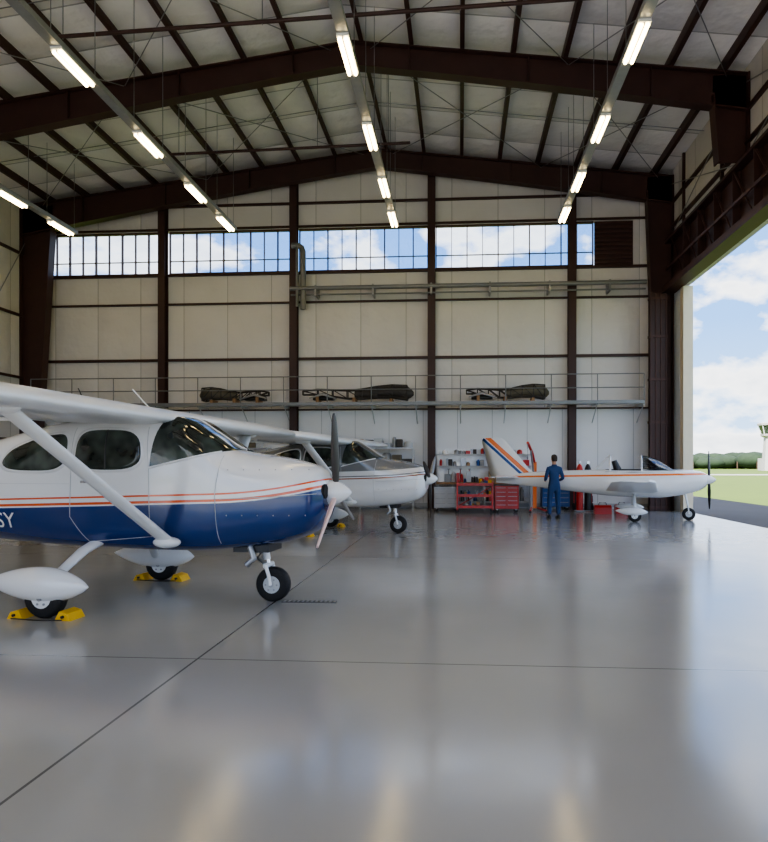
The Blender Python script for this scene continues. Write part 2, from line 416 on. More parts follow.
def airframe(nm, x0, L, h, skinmat, flip=False):
    e = empty(nm, (x0, 22.05, 3.625))
    b = MB(); N = 7
    sg = -1 if flip else 1
    def sec(t): return h*(0.5-0.36*t)
    def zc(t): return h*0.5+0.10+0.05*math.sin(t*9)
    def P(t, a, c):
        w = sec(t); return ((-L/2+L*t)*sg, a*w*0.9, zc(t)+c*w)
    for a in (-1, 1):
        for c in (-1, 1):
            b.tube([P(t/N, a, c) for t in range(N+1)], 0.025, DKBR, 6)
    for t in range(N+1):
        for q, r in (((-1, -1), (1, -1)), ((1, -1), (1, 1)), ((1, 1), (-1, 1)), ((-1, 1), (-1, -1))):
            b.tube([P(t/N, *q), P(t/N, *r)], 0.02, DKBR, 6)
        if t < N:
            for a in (-1, 1): b.tube([P(t/N, a, -1), P((t+1)/N, a, 1)], 0.018, DKBR, 6)
    b.obj('truss', e)
    b = MB(); rings = []
    for t, s in ((-0.06, .25), (-0.03, .7), (0.0, .95), (0.15, 1.02), (0.3, 1.05), (0.42, 1.0), (0.5, .95)):
        w = sec(t)*s
        rings.append([((-L/2+L*t)*sg, w*0.95*math.cos(q), zc(t)+w*0.98*math.sin(q)) for q in [2*math.pi*k/16 for k in range(16)]])
    b.loft(rings, skinmat)
    # loose cowling half, blade and gear leg stacked with it
    x1 = (L*0.30)*sg
    b.loft([[(x1+u, .22*k*math.cos(q), .10+.20*k*max(0, math.sin(q))) for q in [math.pi*j/12 for j in range(13)]] for u, k in ((-.35, .7), (-.2, 1), (.15, 1), (.35, .75))], BLACKP, True)
    b.tube([(x1-.5*sg, -.24, .12), (x1, -.24, .28), (x1+.45*sg, -.24, .15)], [.02, .05, .02], STEEL, 8, .5)
    b.obj('skin_section', e)
    b = MB()
    for k in (0.15, 0.5, 0.85): b.box((-L/2+L*k)*sg-0.05, (-L/2+L*k)*sg+0.05, -0.25, 0.25, 0, 0.10+0.12*k, WOOD)
    b.obj('cradle', e)
airframe('spare_airframe', -7.75, 2.3, 0.42, OLIVE)
airframe('spare_airframe', -3.6, 3.6, 0.46, DKBR, True)
airframe('spare_airframe', 1.5, 2.6, 0.44, OLIVE, True)

# ------------------------------------------------------------------ aircraft
def herm(xs, ys, x):
    n = len(xs)
    if x <= xs[0]: return ys[0]
    if x >= xs[-1]: return ys[-1]
    for i in range(n-1):
        if xs[i] <= x <= xs[i+1]: break
    d = [(ys[k+1]-ys[k])/(xs[k+1]-xs[k]) for k in range(n-1)]
    def tan(k):
        if k == 0: return d[0]
        if k == n-1: return d[-1]
        if d[k-1]*d[k] <= 0: return 0
        return 2*d[k-1]*d[k]/(d[k-1]+d[k])
    h = xs[i+1]-xs[i]; t = (x-xs[i])/h
    return (2*t**3-3*t*t+1)*ys[i]+(t**3-2*t*t+t)*h*tan(i)+(-2*t**3+3*t*t)*ys[i+1]+(t**3-t*t)*h*tan(i+1)

class Fus:
    def __init__(s, st): s.st = st; s.X = [q[0] for q in st]
    def g(s, x): return [herm(s.X, [q[k] for q in s.st], x) for k in (1, 2, 3, 4)]
    def pt(s, x, ph, off=0.0):
        zb, zt, hw, n = s.g(x); zc = (zb+zt)/2; hh = (zt-zb)/2
        sn, cs = math.sin(ph), math.cos(ph)
        y = (hw+off)*math.copysign(abs(sn)**(2/n), sn); z = zc+(hh+off)*math.copysign(abs(cs)**(2/n), cs)
        return (x, y, z)
    def sy(s, x, z):
        zb, zt, hw, n = s.g(x); zc = (zb+zt)/2; hh = (zt-zb)/2
        q = min(0.999, abs((z-zc)/hh)); return hw*(1-q**n)**(1/n)
    def phz(s, x, z):
        zb, zt, hw, n = s.g(x); zc = (zb+zt)/2; hh = (zt-zb)/2
        q = max(-1, min(1, (z-zc)/hh)); return math.acos(math.copysign(abs(q)**(n/2), q))
    def body(s, b, mt, dx=0.05, seg=72):
        x0, x1 = s.X[0], s.X[-1]; N = int((x1-x0)/dx)
        xs = [x0+(x1-x0)*i/N for i in range(N+1)]
        b.loft([[s.pt(x, 2*math.pi*k/seg) for k in range(seg)] for x in xs], mt)
    def patch(s, b, poly, side, off, mt, rings=8):
        for _ in range(3):
            q = []
            for i in range(len(poly)):
                a, c = poly[i], poly[(i+1) % len(poly)]
                q += [(a[0]*.78+c[0]*.22, a[1]*.78+c[1]*.22), (a[0]*.22+c[0]*.78, a[1]*.22+c[1]*.78)]
            poly = q
        cx = sum(p[0] for p in poly)/len(poly); cz = sum(p[1] for p in poly)/len(poly)
        vs = [(cx, side*(s.sy(cx, cz)+off), cz)]; n = len(poly)
        for r in range(1, rings+1):
            t = r/rings
            for x, z in poly:
                xx = cx+(x-cx)*t; zz = cz+(z-cz)*t; vs.append((xx, side*(s.sy(xx, zz)+off), zz))
        # tuck rim
        for x, z in poly: vs.append((x, side*(s.sy(x, z)-0.01), z))
        fs = [(0, 1+i, 1+(i+1) % n) for i in range(n)]
        for r in range(rings):
            for i in range(n): fs.append((1+r*n+i, 1+(r+1)*n+i, 1+(r+1)*n+(i+1) % n, 1+r*n+(i+1) % n))
        b.add(vs, fs, mt, True)
    def line(s, b, pts, side, mt, r=0.004):
        P = []
        for i in range(len(pts)-1):
            for k in range(8):
                t = k/8; P.append((pts[i][0]*(1-t)+pts[i+1][0]*t, pts[i][1]*(1-t)+pts[i+1][1]*t))
        P.append(pts[-1])
        b.tube([(x, side*(s.sy(x, z)+0.001), z) for x, z in P], r, mt, 5)

AF = [(0, 0), (0.01, 0.02), (0.04, 0.045), (0.12, 0.075), (0.28, 0.09), (0.5, 0.08), (0.75, 0.045), (1.0, 0.004),
      (1.0, -0.004), (0.7, -0.02), (0.4, -0.035), (0.15, -0.04), (0.04, -0.028), (0.01, -0.014)]
def wing(b, secs, mt, thick=1.0):
    """secs: (y, xle, chord, z)"""
    b.loft([[(xle-u*ch, y, z+v*ch*thick) for u, v in AF] for y, xle, ch, z in secs], mt)
def vfin(b, secs, mt, thick=0.5, y0=0.0):
    """secs (z, xle, chord)"""
    full = [(u, abs(v)) for u, v in AF[:8]] + [(u, -abs(v)) for u, v in AF[6:0:-1]]
    b.loft([[(xle-u*ch, y0+v*ch*thick, z) for u, v in full] for z, xle, ch in secs], mt)

def stripe_mat(name, base, z0, k1, k2, x2, bands):
    """bands: list of (s, colour) constant ramp on s = z - (z0+k1*x+k2*max(0,x-x2)^2)"""
    m, n, l, bs = nt(name)
    bs.inputs['Roughness'].default_value = 0.16; bs.inputs['Coat Weight'].default_value = 0.6
    tc = n.new('ShaderNodeTexCoord'); sp = n.new('ShaderNodeSeparateXYZ'); l.new(tc.outputs['Object'], sp.inputs[0])
    q = math_n(n, l, 'MAXIMUM', math_n(n, l, 'SUBTRACT', sp.outputs[0], x2), 0.0)
    q = math_n(n, l, 'MULTIPLY', math_n(n, l, 'MULTIPLY', q, q), k2)
    c = math_n(n, l, 'ADD', math_n(n, l, 'MULTIPLY', sp.outputs[0], k1), math_n(n, l, 'ADD', q, z0))
    s = math_n(n, l, 'ADD', math_n(n, l, 'SUBTRACT', sp.outputs[2], c), 0.5)
    cr = n.new('ShaderNodeValToRGB'); cr.color_ramp.interpolation = 'CONSTANT'
    E = cr.color_ramp.elements
    E[0].position = 0; E[0].color = (*base, 1)
    E[1].position = bands[0][0]+0.5; E[1].color = (*bands[0][1], 1)
    for p, cc in bands[1:]:
        e = E.new(p+0.5); e.color = (*cc, 1)
    l.new(s, cr.inputs[0]); l.new(cr.outputs[0], bs.inputs['Base Color'])
    return m
Wc = (0.80, 0.80, 0.80); Oc = (0.70, 0.11, 0.025); Bc = (0.005, 0.034, 0.155)
P1 = stripe_mat('blue_white_paint', Bc, 1.06, 0.03, 0.10, 1.5,
    [(0, Wc), (0.012, Oc), (0.040, Wc), (0.085, Oc), (0.102, Wc)])
P2 = stripe_mat('grey_white_paint', Wc, 1.16, 0.03, 0.05, 1.5,
    [(0, (0.35, 0.1, 0.03)), (0.02, Wc), (0.05, (0.12, 0.12, 0.13)), (0.07, Wc), (0.17, (0.20, 0.205, 0.21))])
P3 = stripe_mat('white_orange_line_paint', Wc, 1.20, 0.02, 0.0, 5, [(0, (0.85, 0.22, 0.05)), (0.05, Wc)])

def wheel(b, c, r, w, hub=WHITE):
    b.revolve([(-w/2, r*0.55), (-w/2, r*0.82), (-w*0.42, r*0.93), (-w*0.25, r), (w*0.25, r), (w*0.42, r*0.93), (w/2, r*0.82), (w/2, r*0.55)], c, 'y', RUB, 28)
    b.revolve([(-w/2-0.004, 0.02), (-w/2-0.004, r*0.5), (w/2+0.004, r*0.5), (w/2+0.004, 0.02)], c, 'y', hub, 20, False)
    b.revolve([(-w/2-0.03, r*0.13), (w/2+0.03, r*0.13)], c, 'y', STEEL, 12)
    for k in range(6):
        a = k*math.pi/3
        b.tube([(c[0]+r*0.33*math.cos(a), c[1]-w/2-0.012, c[2]+r*0.33*math.sin(a)), (c[0]+r*0.33*math.cos(a), c[1]+w/2+0.012, c[2]+r*0.33*math.sin(a))], 0.012, STEEL, 6)

def fairing(b, c, L, w, h, mt):
    rings = []
    for i in range(25):
        t = i/24; x = L*(0.42-t)
        if t < 0.42: k = math.sin(math.pi*t/0.42*0.5)**0.7
        else: k = max(0.0, math.cos((t-0.42)/0.58*math.pi/2))**0.8
        k = max(k, 0.03)
        rings.append([(c[0]+x, c[1]+w/2*k*math.cos(a), c[2]+h/2*k*math.sin(a)+0.03*t) for a in [2*math.pi*j/20 for j in range(20)]])
    b.loft(rings, mt)

def prop(par, x, z, R, angs, mts, spr, spm):
    b = MB()
    b.revolve([(-0.03, spr), (0.0, spr), (0.08, spr*0.88), (0.15, spr*0.62), (0.20, spr*0.3), (0.22, 0.01)], (x, 0, z), 'x', spm)
    b.obj('spinner', par)
    for k, ang in enumerate(angs):
        b = MB(); rings = []
        a = math.radians(ang); rad = Vector((0, math.sin(a), math.cos(a))); tn = Vector((0, math.cos(a), -math.sin(a))); fx = Vector((1, 0, 0))
        for r, ch, tw in ((0.08, 0.05, 60), (0.2, 0.08, 50), (0.4, 0.115, 38), (0.65, 0.115, 27), (0.88, 0.09, 20), (0.97, 0.06, 18), (1.0, 0.03, 18)):
            tw = math.radians(tw); cd = tn*math.cos(tw)+fx*math.sin(tw); nd = fx*math.cos(tw)-tn*math.sin(tw)
            o = Vector((x+0.05, 0, z))+rad*r*R
            rings.append([o+cd*ch/2*math.cos(t)+nd*(0.012+0.018*(1-r))*math.sin(t) for t in [2*math.pi*j/12 for j in range(12)]])
        b.loft(rings, mts[k]); b.obj('propeller_blade_%d' % (k+1), par)

FH = Fus([(-5.3, 1.25, 1.47, .05, 2), (-4.2, 1.04, 1.54, .17, 2.2), (-2.6, .80, 1.64, .34, 2.5), (-1.4, .66, 1.78, .48, 2.9), (-.83, .62, 1.90, .54, 3.3),
          (-.4, .60, 1.98, .56, 3.8), (.2, .58, 2.03, .58, 4), (.8, .57, 2.05, .58, 4), (1.0, .57, 2.02, .575, 4), (1.3, .575, 1.85, .56, 3.8), (1.62, .60, 1.66, .53, 3.3),
          (2.05, .65, 1.59, .48, 2.9), (2.42, .77, 1.50, .41, 2.7), (2.52, .86, 1.44, .34, 2.5), (2.57, .96, 1.35, .25, 2.2)])
def high_wing(loc, rz, paint, half, angs, mts, reg=None):
    e = empty('high_wing_airplane', loc, rz)
    b = MB(); FH.body(b, paint); b.obj('fuselage', e)
    # windows
    b = MB()
    dw = [(-.06, 1.45), (.72, 1.45), (.68, 1.86), (.10, 1.88), (-.03, 1.80)]
    rw = [(-.98, 1.52), (-.85, 1.44), (-.17, 1.44), (-.14, 1.84), (-.45, 1.82), (-.85, 1.68)]
    def grow(p, g):
        cx = sum(q[0] for q in p)/len(p); cz = sum(q[1] for q in p)/len(p)
        return [(x+math.copysign(g, x-cx), z+math.copysign(g, z-cz)) for x, z in p]
    f = MB()
    for sd in (-1, 1):
        FH.patch(f, grow(dw, .03), sd, 0.004, WHITE); FH.patch(f, grow(rw, .03), sd, 0.004, WHITE)
        FH.patch(b, dw, sd, 0.009, TINT); FH.patch(b, rw, sd, 0.009, TINT)
        FH.line(f, [(.30, 1.87), (.30, 1.46)], sd, BLACKP, .014)
    f.obj('window_frames', e)
    # windscreen
    N, M = 14, 24
    def wsp(xr0, xr1, xf, zlow0, off, mt, bb):
        vs = []
        for i in range(N+1):
            for j in range(M+1):
                u = -1+2*j/M
                xr = xr0+(xr1-xr0)*(1-abs(u)); x = xr+(xf-xr)*i/N
                zb = zlow0+(1.655-zlow0)*(x-xr0)/(xf-xr0); zt = FH.g(x)[1]
                ph = FH.phz(x, min(zb, zt-0.002))*u
                vs.append(FH.pt(x, ph, off))
        fs = [(i*(M+1)+j, i*(M+1)+j+1, (i+1)*(M+1)+j+1, (i+1)*(M+1)+j) for i in range(N) for j in range(M)]
        bb.add(vs, fs, mt, True)
    wsp(0.80, 1.0, 1.62, 1.47, 0.008, TINT, b)
    b.obj('windows', e)
    b = MB()
    # windscreen centre post + side pillars
    b.tube([FH.pt(1.0+0.62*i/10, 0.0, 0.012) for i in range(11)], 0.012, WHITE, 6)
    for sd in (-1, 1):
        b.tube([FH.pt(x, sd*FH.phz(x, 1.47+(1.655-1.47)*(x-0.8)/0.82), 0.01) for x in [0.8+0.08*i for i in range(10)]], 0.012, WHITE, 6)
        FH.line(b, [(.76, 1.9), (.79, 1.45), (.80, .75), (.05, .68), (-.12, .95), (-.10, 1.45), (-.09, 1.9)], sd, LGREY)
        FH.line(b, [(1.55, 1.6), (1.5, 1.2), (1.52, .68)], sd, LGREY)
        FH.line(b, [(1.55, 1.15), (2.1, 1.17), (2.52, 1.2)], sd, LGREY)
        FH.line(b, [(-.12, 1.3), (-2.4, 1.3)], sd, LGREY, 0.002)
        b.box(.02, .16, sd*FH.sy(.1, 1.32)-0.012, sd*FH.sy(.1, 1.32)+0.012, 1.31, 1.335, CHROME)
        # cowling inlets (dark discs painting the shade inside) and rivets
        b.revolve([(0, .085), (.04, .075)], (2.545, sd*.19, 1.22), 'x', DARK, 16)
        for x in [1.62+0.16*i for i in range(6)]:
            for z in (1.45, 0.98): b.ell((x, sd*FH.sy(x, z), z), (.008, .004, .008), STEEL, 6, 4)
    b.tube([(1.75, -.22, .62), (1.80, -.24, .50), (1.72, -.25, .43)], .035, STEEL, 8)
    b.box(1.55, 1.95, -.2, .2, .56, .66, BLACKP)
    b.tube([(.55, 0, 2.05), (.25, 0, 2.36)], .009, WHITE, 6)
    b.tube([(-.3, .1, 2.0), (-.5, .1, 2.40)], .006, BLACKP, 6)
    b.obj('trim_details', e)
    # wing
    b = MB(); h = half
    wing(b, [(-h-.08, .55, .8, 2.02+.008*h), (-h, .86, 1.22, 1.99+.008*h), (-h*.62, .98, 1.52, 1.985+.004*h), (-.5, .98, 1.56, 1.99), (0, .98, 1.56, 1.99),
             (.5, .98, 1.56, 1.99), (h*.62, .98, 1.52, 1.985+.004*h), (h, .86, 1.22, 1.99+.008*h), (h+.08, .55, .8, 2.02+.008*h)], WING)
    for sd in (-1, 1):
        # flap/aileron seam ribs under the wing
        b.box(-.28, -.265, min(sd*.6, sd*(h-.2)), max(sd*.6, sd*(h-.2)), 1.955, 1.97, LGREY)
        for yy in (1.2, 1.9, 2.6): b.box(-.55, -.2, sd*yy-.015, sd*yy+.015, 1.93, 1.98, WING)
        # strut
        a = Vector((1.0, sd*.56, .70)); c = Vector((.62, sd*2.35, 1.965))
        b.tube([a, c], .085, WING, 14, 0.42, up=(1, 0, 0))
        b.ell(a+Vector((-.0, sd*.03, 0.0)), (.15, .09, .06), WING)
        b.ell(c+Vector((0, 0, -.02)), (.16, .07, .05), WING)
    b.obj('wing', e)
    # tail
    b = MB()
    wing(b, [(-1.6, -4.75, .55, 1.36), (-.1, -4.45, .95, 1.34), (.1, -4.45, .95, 1.34), (1.6, -4.75, .55, 1.36)], WING, .8)
    vfin(b, [(1.40, -3.6, 1.85), (1.62, -4.0, 1.5), (2.0, -4.45, 1.15), (2.75, -4.95, .72), (2.8, -5.1, .5)], paint)
    b.obj('tail', e)
    # gear
    b = MB()
    for sd in (-1, 1):
        b.tube([(.12, sd*.40, .68), (.08, sd*.62, .60), (.0, sd*.86, .42), (-.02, sd*.98, .27)], [.085, .075, .06, .05], WING, 12, 0.45, up=(1, 0, 0))
        wheel(b, (0, sd*1.07, .205), .205, .15)
        fairing(b, (0-.02, sd*1.07, .31), 1.12, .29, .35, WHITE)
    b.obj('main_gear', e)
    b = MB()
    wheel(b, (1.93, 0, .19), .19, .13, LGREY)
    b.tube([(1.80, 0, .75), (1.86, 0, .46)], .04, WHITE, 12); b.tube([(1.86, 0, .47), (1.875, 0, .38)], .026, CHROME, 12)
    b.tube([(1.875, -.10, .40), (1.875, .10, .40)], .03, WHITE, 10)
    for sd in (-1, 1): b.tube([(1.875, sd*.10, .41), (1.91, sd*.10, .30), (1.93, sd*.10, .19)], .022, WHITE, 8)
    b.tube([(1.80, 0, .55), (1.74, 0, .47), (1.83, 0, .40)], .015, STEEL, 8)
    b.tube([(1.70, .04, .62), (1.83, .02, .50)], .012, BLACKP, 8)
    b.obj('nose_gear', e)
    prop(e, 2.59, 1.20, .86, angs, mts, .135, WHITE)
    if reg:
        cu = bpy.data.curves.new('reg', 'FONT'); cu.body = reg; cu.size = 0.24
        to = bpy.data.objects.new('regtmp', cu); COL.objects.link(to)
        bpy.context.view_layer.update()
        me = bpy.data.meshes.new_from_object(to.evaluated_get(bpy.context.evaluated_depsgraph_get()))
        bpy.data.objects.remove(to)
        mxx = max(v.co.x for v in me.vertices)
        for v in me.vertices:
            x = -.80-(mxx-v.co.x); z = .82+v.co.y; v.co = (x, -(FH.sy(x, z)+.012), z)
        me.materials.append(WHITE); o = bpy.data.objects.new('registration_letters', me); COL.objects.link(o); o.parent = e
    return e
high_wing((-3.98, 7.19, 0), -4.4, P1, 3.9, (-6, 114, 234), (BLADEM, STEEL, PINKT), 'N482SY')
high_wing((-3.28, 14.55, 0), -7.5, P2, 3.35, (175, 295, 55), (BLADEM, BLADEM, STEEL))

# low wing airplane
FL = Fus([(-3.85, .98, 1.22, .03, 2), (-2.8, .88, 1.30, .15, 2.2), (-1.4, .72, 1.36, .33, 2.5), (-.3, .62, 1.38, .50, 2.8), (.6, .60, 1.38, .52, 2.8),
          (1.2, .68, 1.38, .46, 2.6), (1.7, .82, 1.33, .36, 2.4), (1.85, .92, 1.27, .25, 2.1)])
def low_wing(loc, rz):
    e = empty('low_wing_airplane', loc, rz)
    b = MB(); FL.body(b, P3, 0.07, 40); b.obj('fuselage', e)
    b = MB()
    wing(b, [(-3.5, .25, .6, 1.13), (-3.35, .40, .98, 1.10), (-.45, .62, 1.35, .80), (0, .62, 1.35, .78), (.45, .62, 1.35, .80), (3.35, .40, .98, 1.10), (3.5, .25, .6, 1.13)], WING)
    wing(b, [(-1.25, -3.45, .42, 1.16), (0, -3.15, .68, 1.14), (1.25, -3.45, .42, 1.16)], WING, .7)
    b.obj('wing', e)
    b = MB()
    # swept fin with diagonal stripes
    m, n, l, bs = nt('fin_stripes'); bs.inputs['Roughness'].default_value = 0.25
    tc = n.new('ShaderNodeTexCoord'); sp = n.new('ShaderNodeSeparateXYZ'); l.new(tc.outputs['Object'], sp.inputs[0])
    s = math_n(n, l, 'ADD', math_n(n, l, 'ADD', math_n(n, l, 'MULTIPLY', sp.outputs[0], 0.9), sp.outputs[2]), 1.9)
    cr = n.new('ShaderNodeValToRGB'); cr.color_ramp.interpolation = 'CONSTANT'; E = cr.color_ramp.elements
    E[0].color = (*Wc, 1); E[1].position = .30; E[1].color = (0.02, 0.08, 0.3, 1)
    for p, c in ((.40, Wc), (.44, (0.85, 0.2, 0.03)), (.60, Wc)): q = E.new(p); q.color = (*c, 1)
    l.new(s, cr.inputs[0]); l.new(cr.outputs[0], bs.inputs['Base Color'])
    vfin(b, [(1.15, -2.55, 1.45), (1.35, -2.85, 1.22), (1.8, -3.22, .95), (2.22, -3.58, .70), (2.30, -3.70, .52)], m)
    b.obj('tail_fin', e)
    # cockpit: dark patch painting the opening's shade, seats, windshield, roll hoop, open canopy
    b = MB()
    N, M = 10, 12; vs = []
    for i in range(N+1):
        for j in range(M+1):
            x = -.75+1.55*i/N; wv = .40*math.sin(math.pi*min(1, max(0.0, (i+.6)/(N+1.2))))**.5
            u = (-1+2*j/M)*wv*1.0; zb, zt, hw, nn = FL.g(x)
            z = (zb+zt)/2+(zt-zb)/2*(1-min(.99, abs(u/hw))**nn)**(1/nn)+.006; vs.append((x, u, z))
    b.add(vs, [(i*(M+1)+j, i*(M+1)+j+1, (i+1)*(M+1)+j+1, (i+1)*(M+1)+j) for i in range(N) for j in range(M)], DARK, True)
    for sd in (-1, 1):
        b.tube([(-.42, sd*.2, 1.36), (-.52, sd*.2, 1.62)], [.11, .08], BLACKP, 10, 1.0)
    b.obj('cockpit', e)
    b = MB(); vs = []
    for i in range(11):
        t = i/10; x = 1.05-.85*t
        R = .34+.08*t; H = .02+.40*math.sin(t*math.pi/2)
        for j in range(17):
            a = math.pi*j/16; vs.append((x, R*math.cos(a), 1.34+H*math.sin(a)))
    b.add(vs, [(i*17+j, i*17+j+1, (i+1)*17+j+1, (i+1)*17+j) for i in range(10) for j in range(16)], CANOPY, True)
    b.obj('windshield', e)
    b = MB()
    b.tube([(.2, .42*math.cos(math.pi*j/16), 1.34+.42*math.sin(math.pi*j/16)) for j in range(17)], .02, WHITE, 8)
    b.tube([(1.05, .34*math.cos(math.pi*j/16), 1.345+.02*math.sin(math.pi*j/16)) for j in range(17)], .02, WHITE, 8)
    for sd in (-1, 1): b.tube([(1.05, sd*.34, 1.33), (.2, sd*.42, 1.33), (-.75, sd*.36, 1.33)], .018, WHITE, 8)
    b.tube([(-.62, .36*math.cos(math.pi*j/16), 1.34+.42*math.sin(math.pi*j/16)-0) for j in range(17)], .028, WHITE, 8)
    b.tube([(-.62, 0, 1.76), (-1.05, 0, 1.36)], .03, WHITE, 8)
    b.obj('canopy_frame', e)
    b = MB()
    wheel(b, (0, -1.0, .17), .17, .12); wheel(b, (0, 1.0, .17), .17, .12)
    for sd in (-1, 1):
        fairing(b, (-.02, sd*1.0, .26), .82, .22, .24, WHITE)
        b.tube([(0, sd*.38, .72), (0, sd*.8, .5), (0, sd*.95, .3)], .045, WING, 10, .5, up=(1, 0, 0))
    wheel(b, (1.42, 0, .17), .17, .11, LGREY)
    b.tube([(1.32, 0, .8), (1.40, 0, .38)], .03, WHITE, 10)
    for sd in (-1, 1): b.tube([(1.40, sd*.08, .38), (1.42, sd*.08, .17)], .018, WHITE, 8)
    b.tube([(1.40, -.08, .38), (1.40, .08, .38)], .02, WHITE, 8)
    b.revolve([(0, .055), (.03, .05)], (1.80, .13, 1.05), 'x', DARK, 12); b.revolve([(0, .055), (.03, .05)], (1.80, -.13, 1.05), 'x', DARK, 12)  # inlet discs, shade inside painted on
    b.obj('landing_gear', e)
    prop(e, 1.88, 1.10, .78, (5, 185), (BLACKP, BLACKP), .13, WHITE)
low_wing((4.80, 18.45, 0), -13)

# chocks
def chock(x, y, rz, gap=0.26):
    e = empty('wheel_chock', (x, y, 0), rz)
    for k, s in enumerate((-1, 1)):
        b = MB(); b.prismY([(s*gap, 0), (s*(gap+.17), 0), (s*(gap+.13), .07), (s*(gap+.05), .09)], -.11, .11, YEL)
        b.tube([(s*(gap+.09), -.13, .04), (s*(gap+.09), .13, .04)], .015, BLACKP, 8)
        b.obj('wedge_%d' % (k+1), e)
    b = MB(); b.tube([(-gap-.1, -.14, .015), (0, -.16, .012), (gap+.1, -.14, .015)], .006, BLACKP, 6); b.obj('rope', e)
def tow(o, rz, x, y):
    a = math.radians(rz); return (o[0]+x*math.cos(a)-y*math.sin(a), o[1]+x*math.sin(a)+y*math.cos(a))
for (o, rz) in (((-3.98, 7.19), -4.4), ((-3.28, 14.55), -7.5)):
    for sd in (-1, 1):
        p = tow(o, rz, 0, sd*1.07); chock(p[0], p[1], rz, .17)

b = MB(); b.box(-1.95, -1.35, 6.98, 7.06, 0.0, 0.006, BLACKP)
for k in range(12): b.box(-1.93+k*.05, -1.91+k*.05, 6.985, 7.055, .006, .010, STEEL)
b.obj('floor_drain_grate')

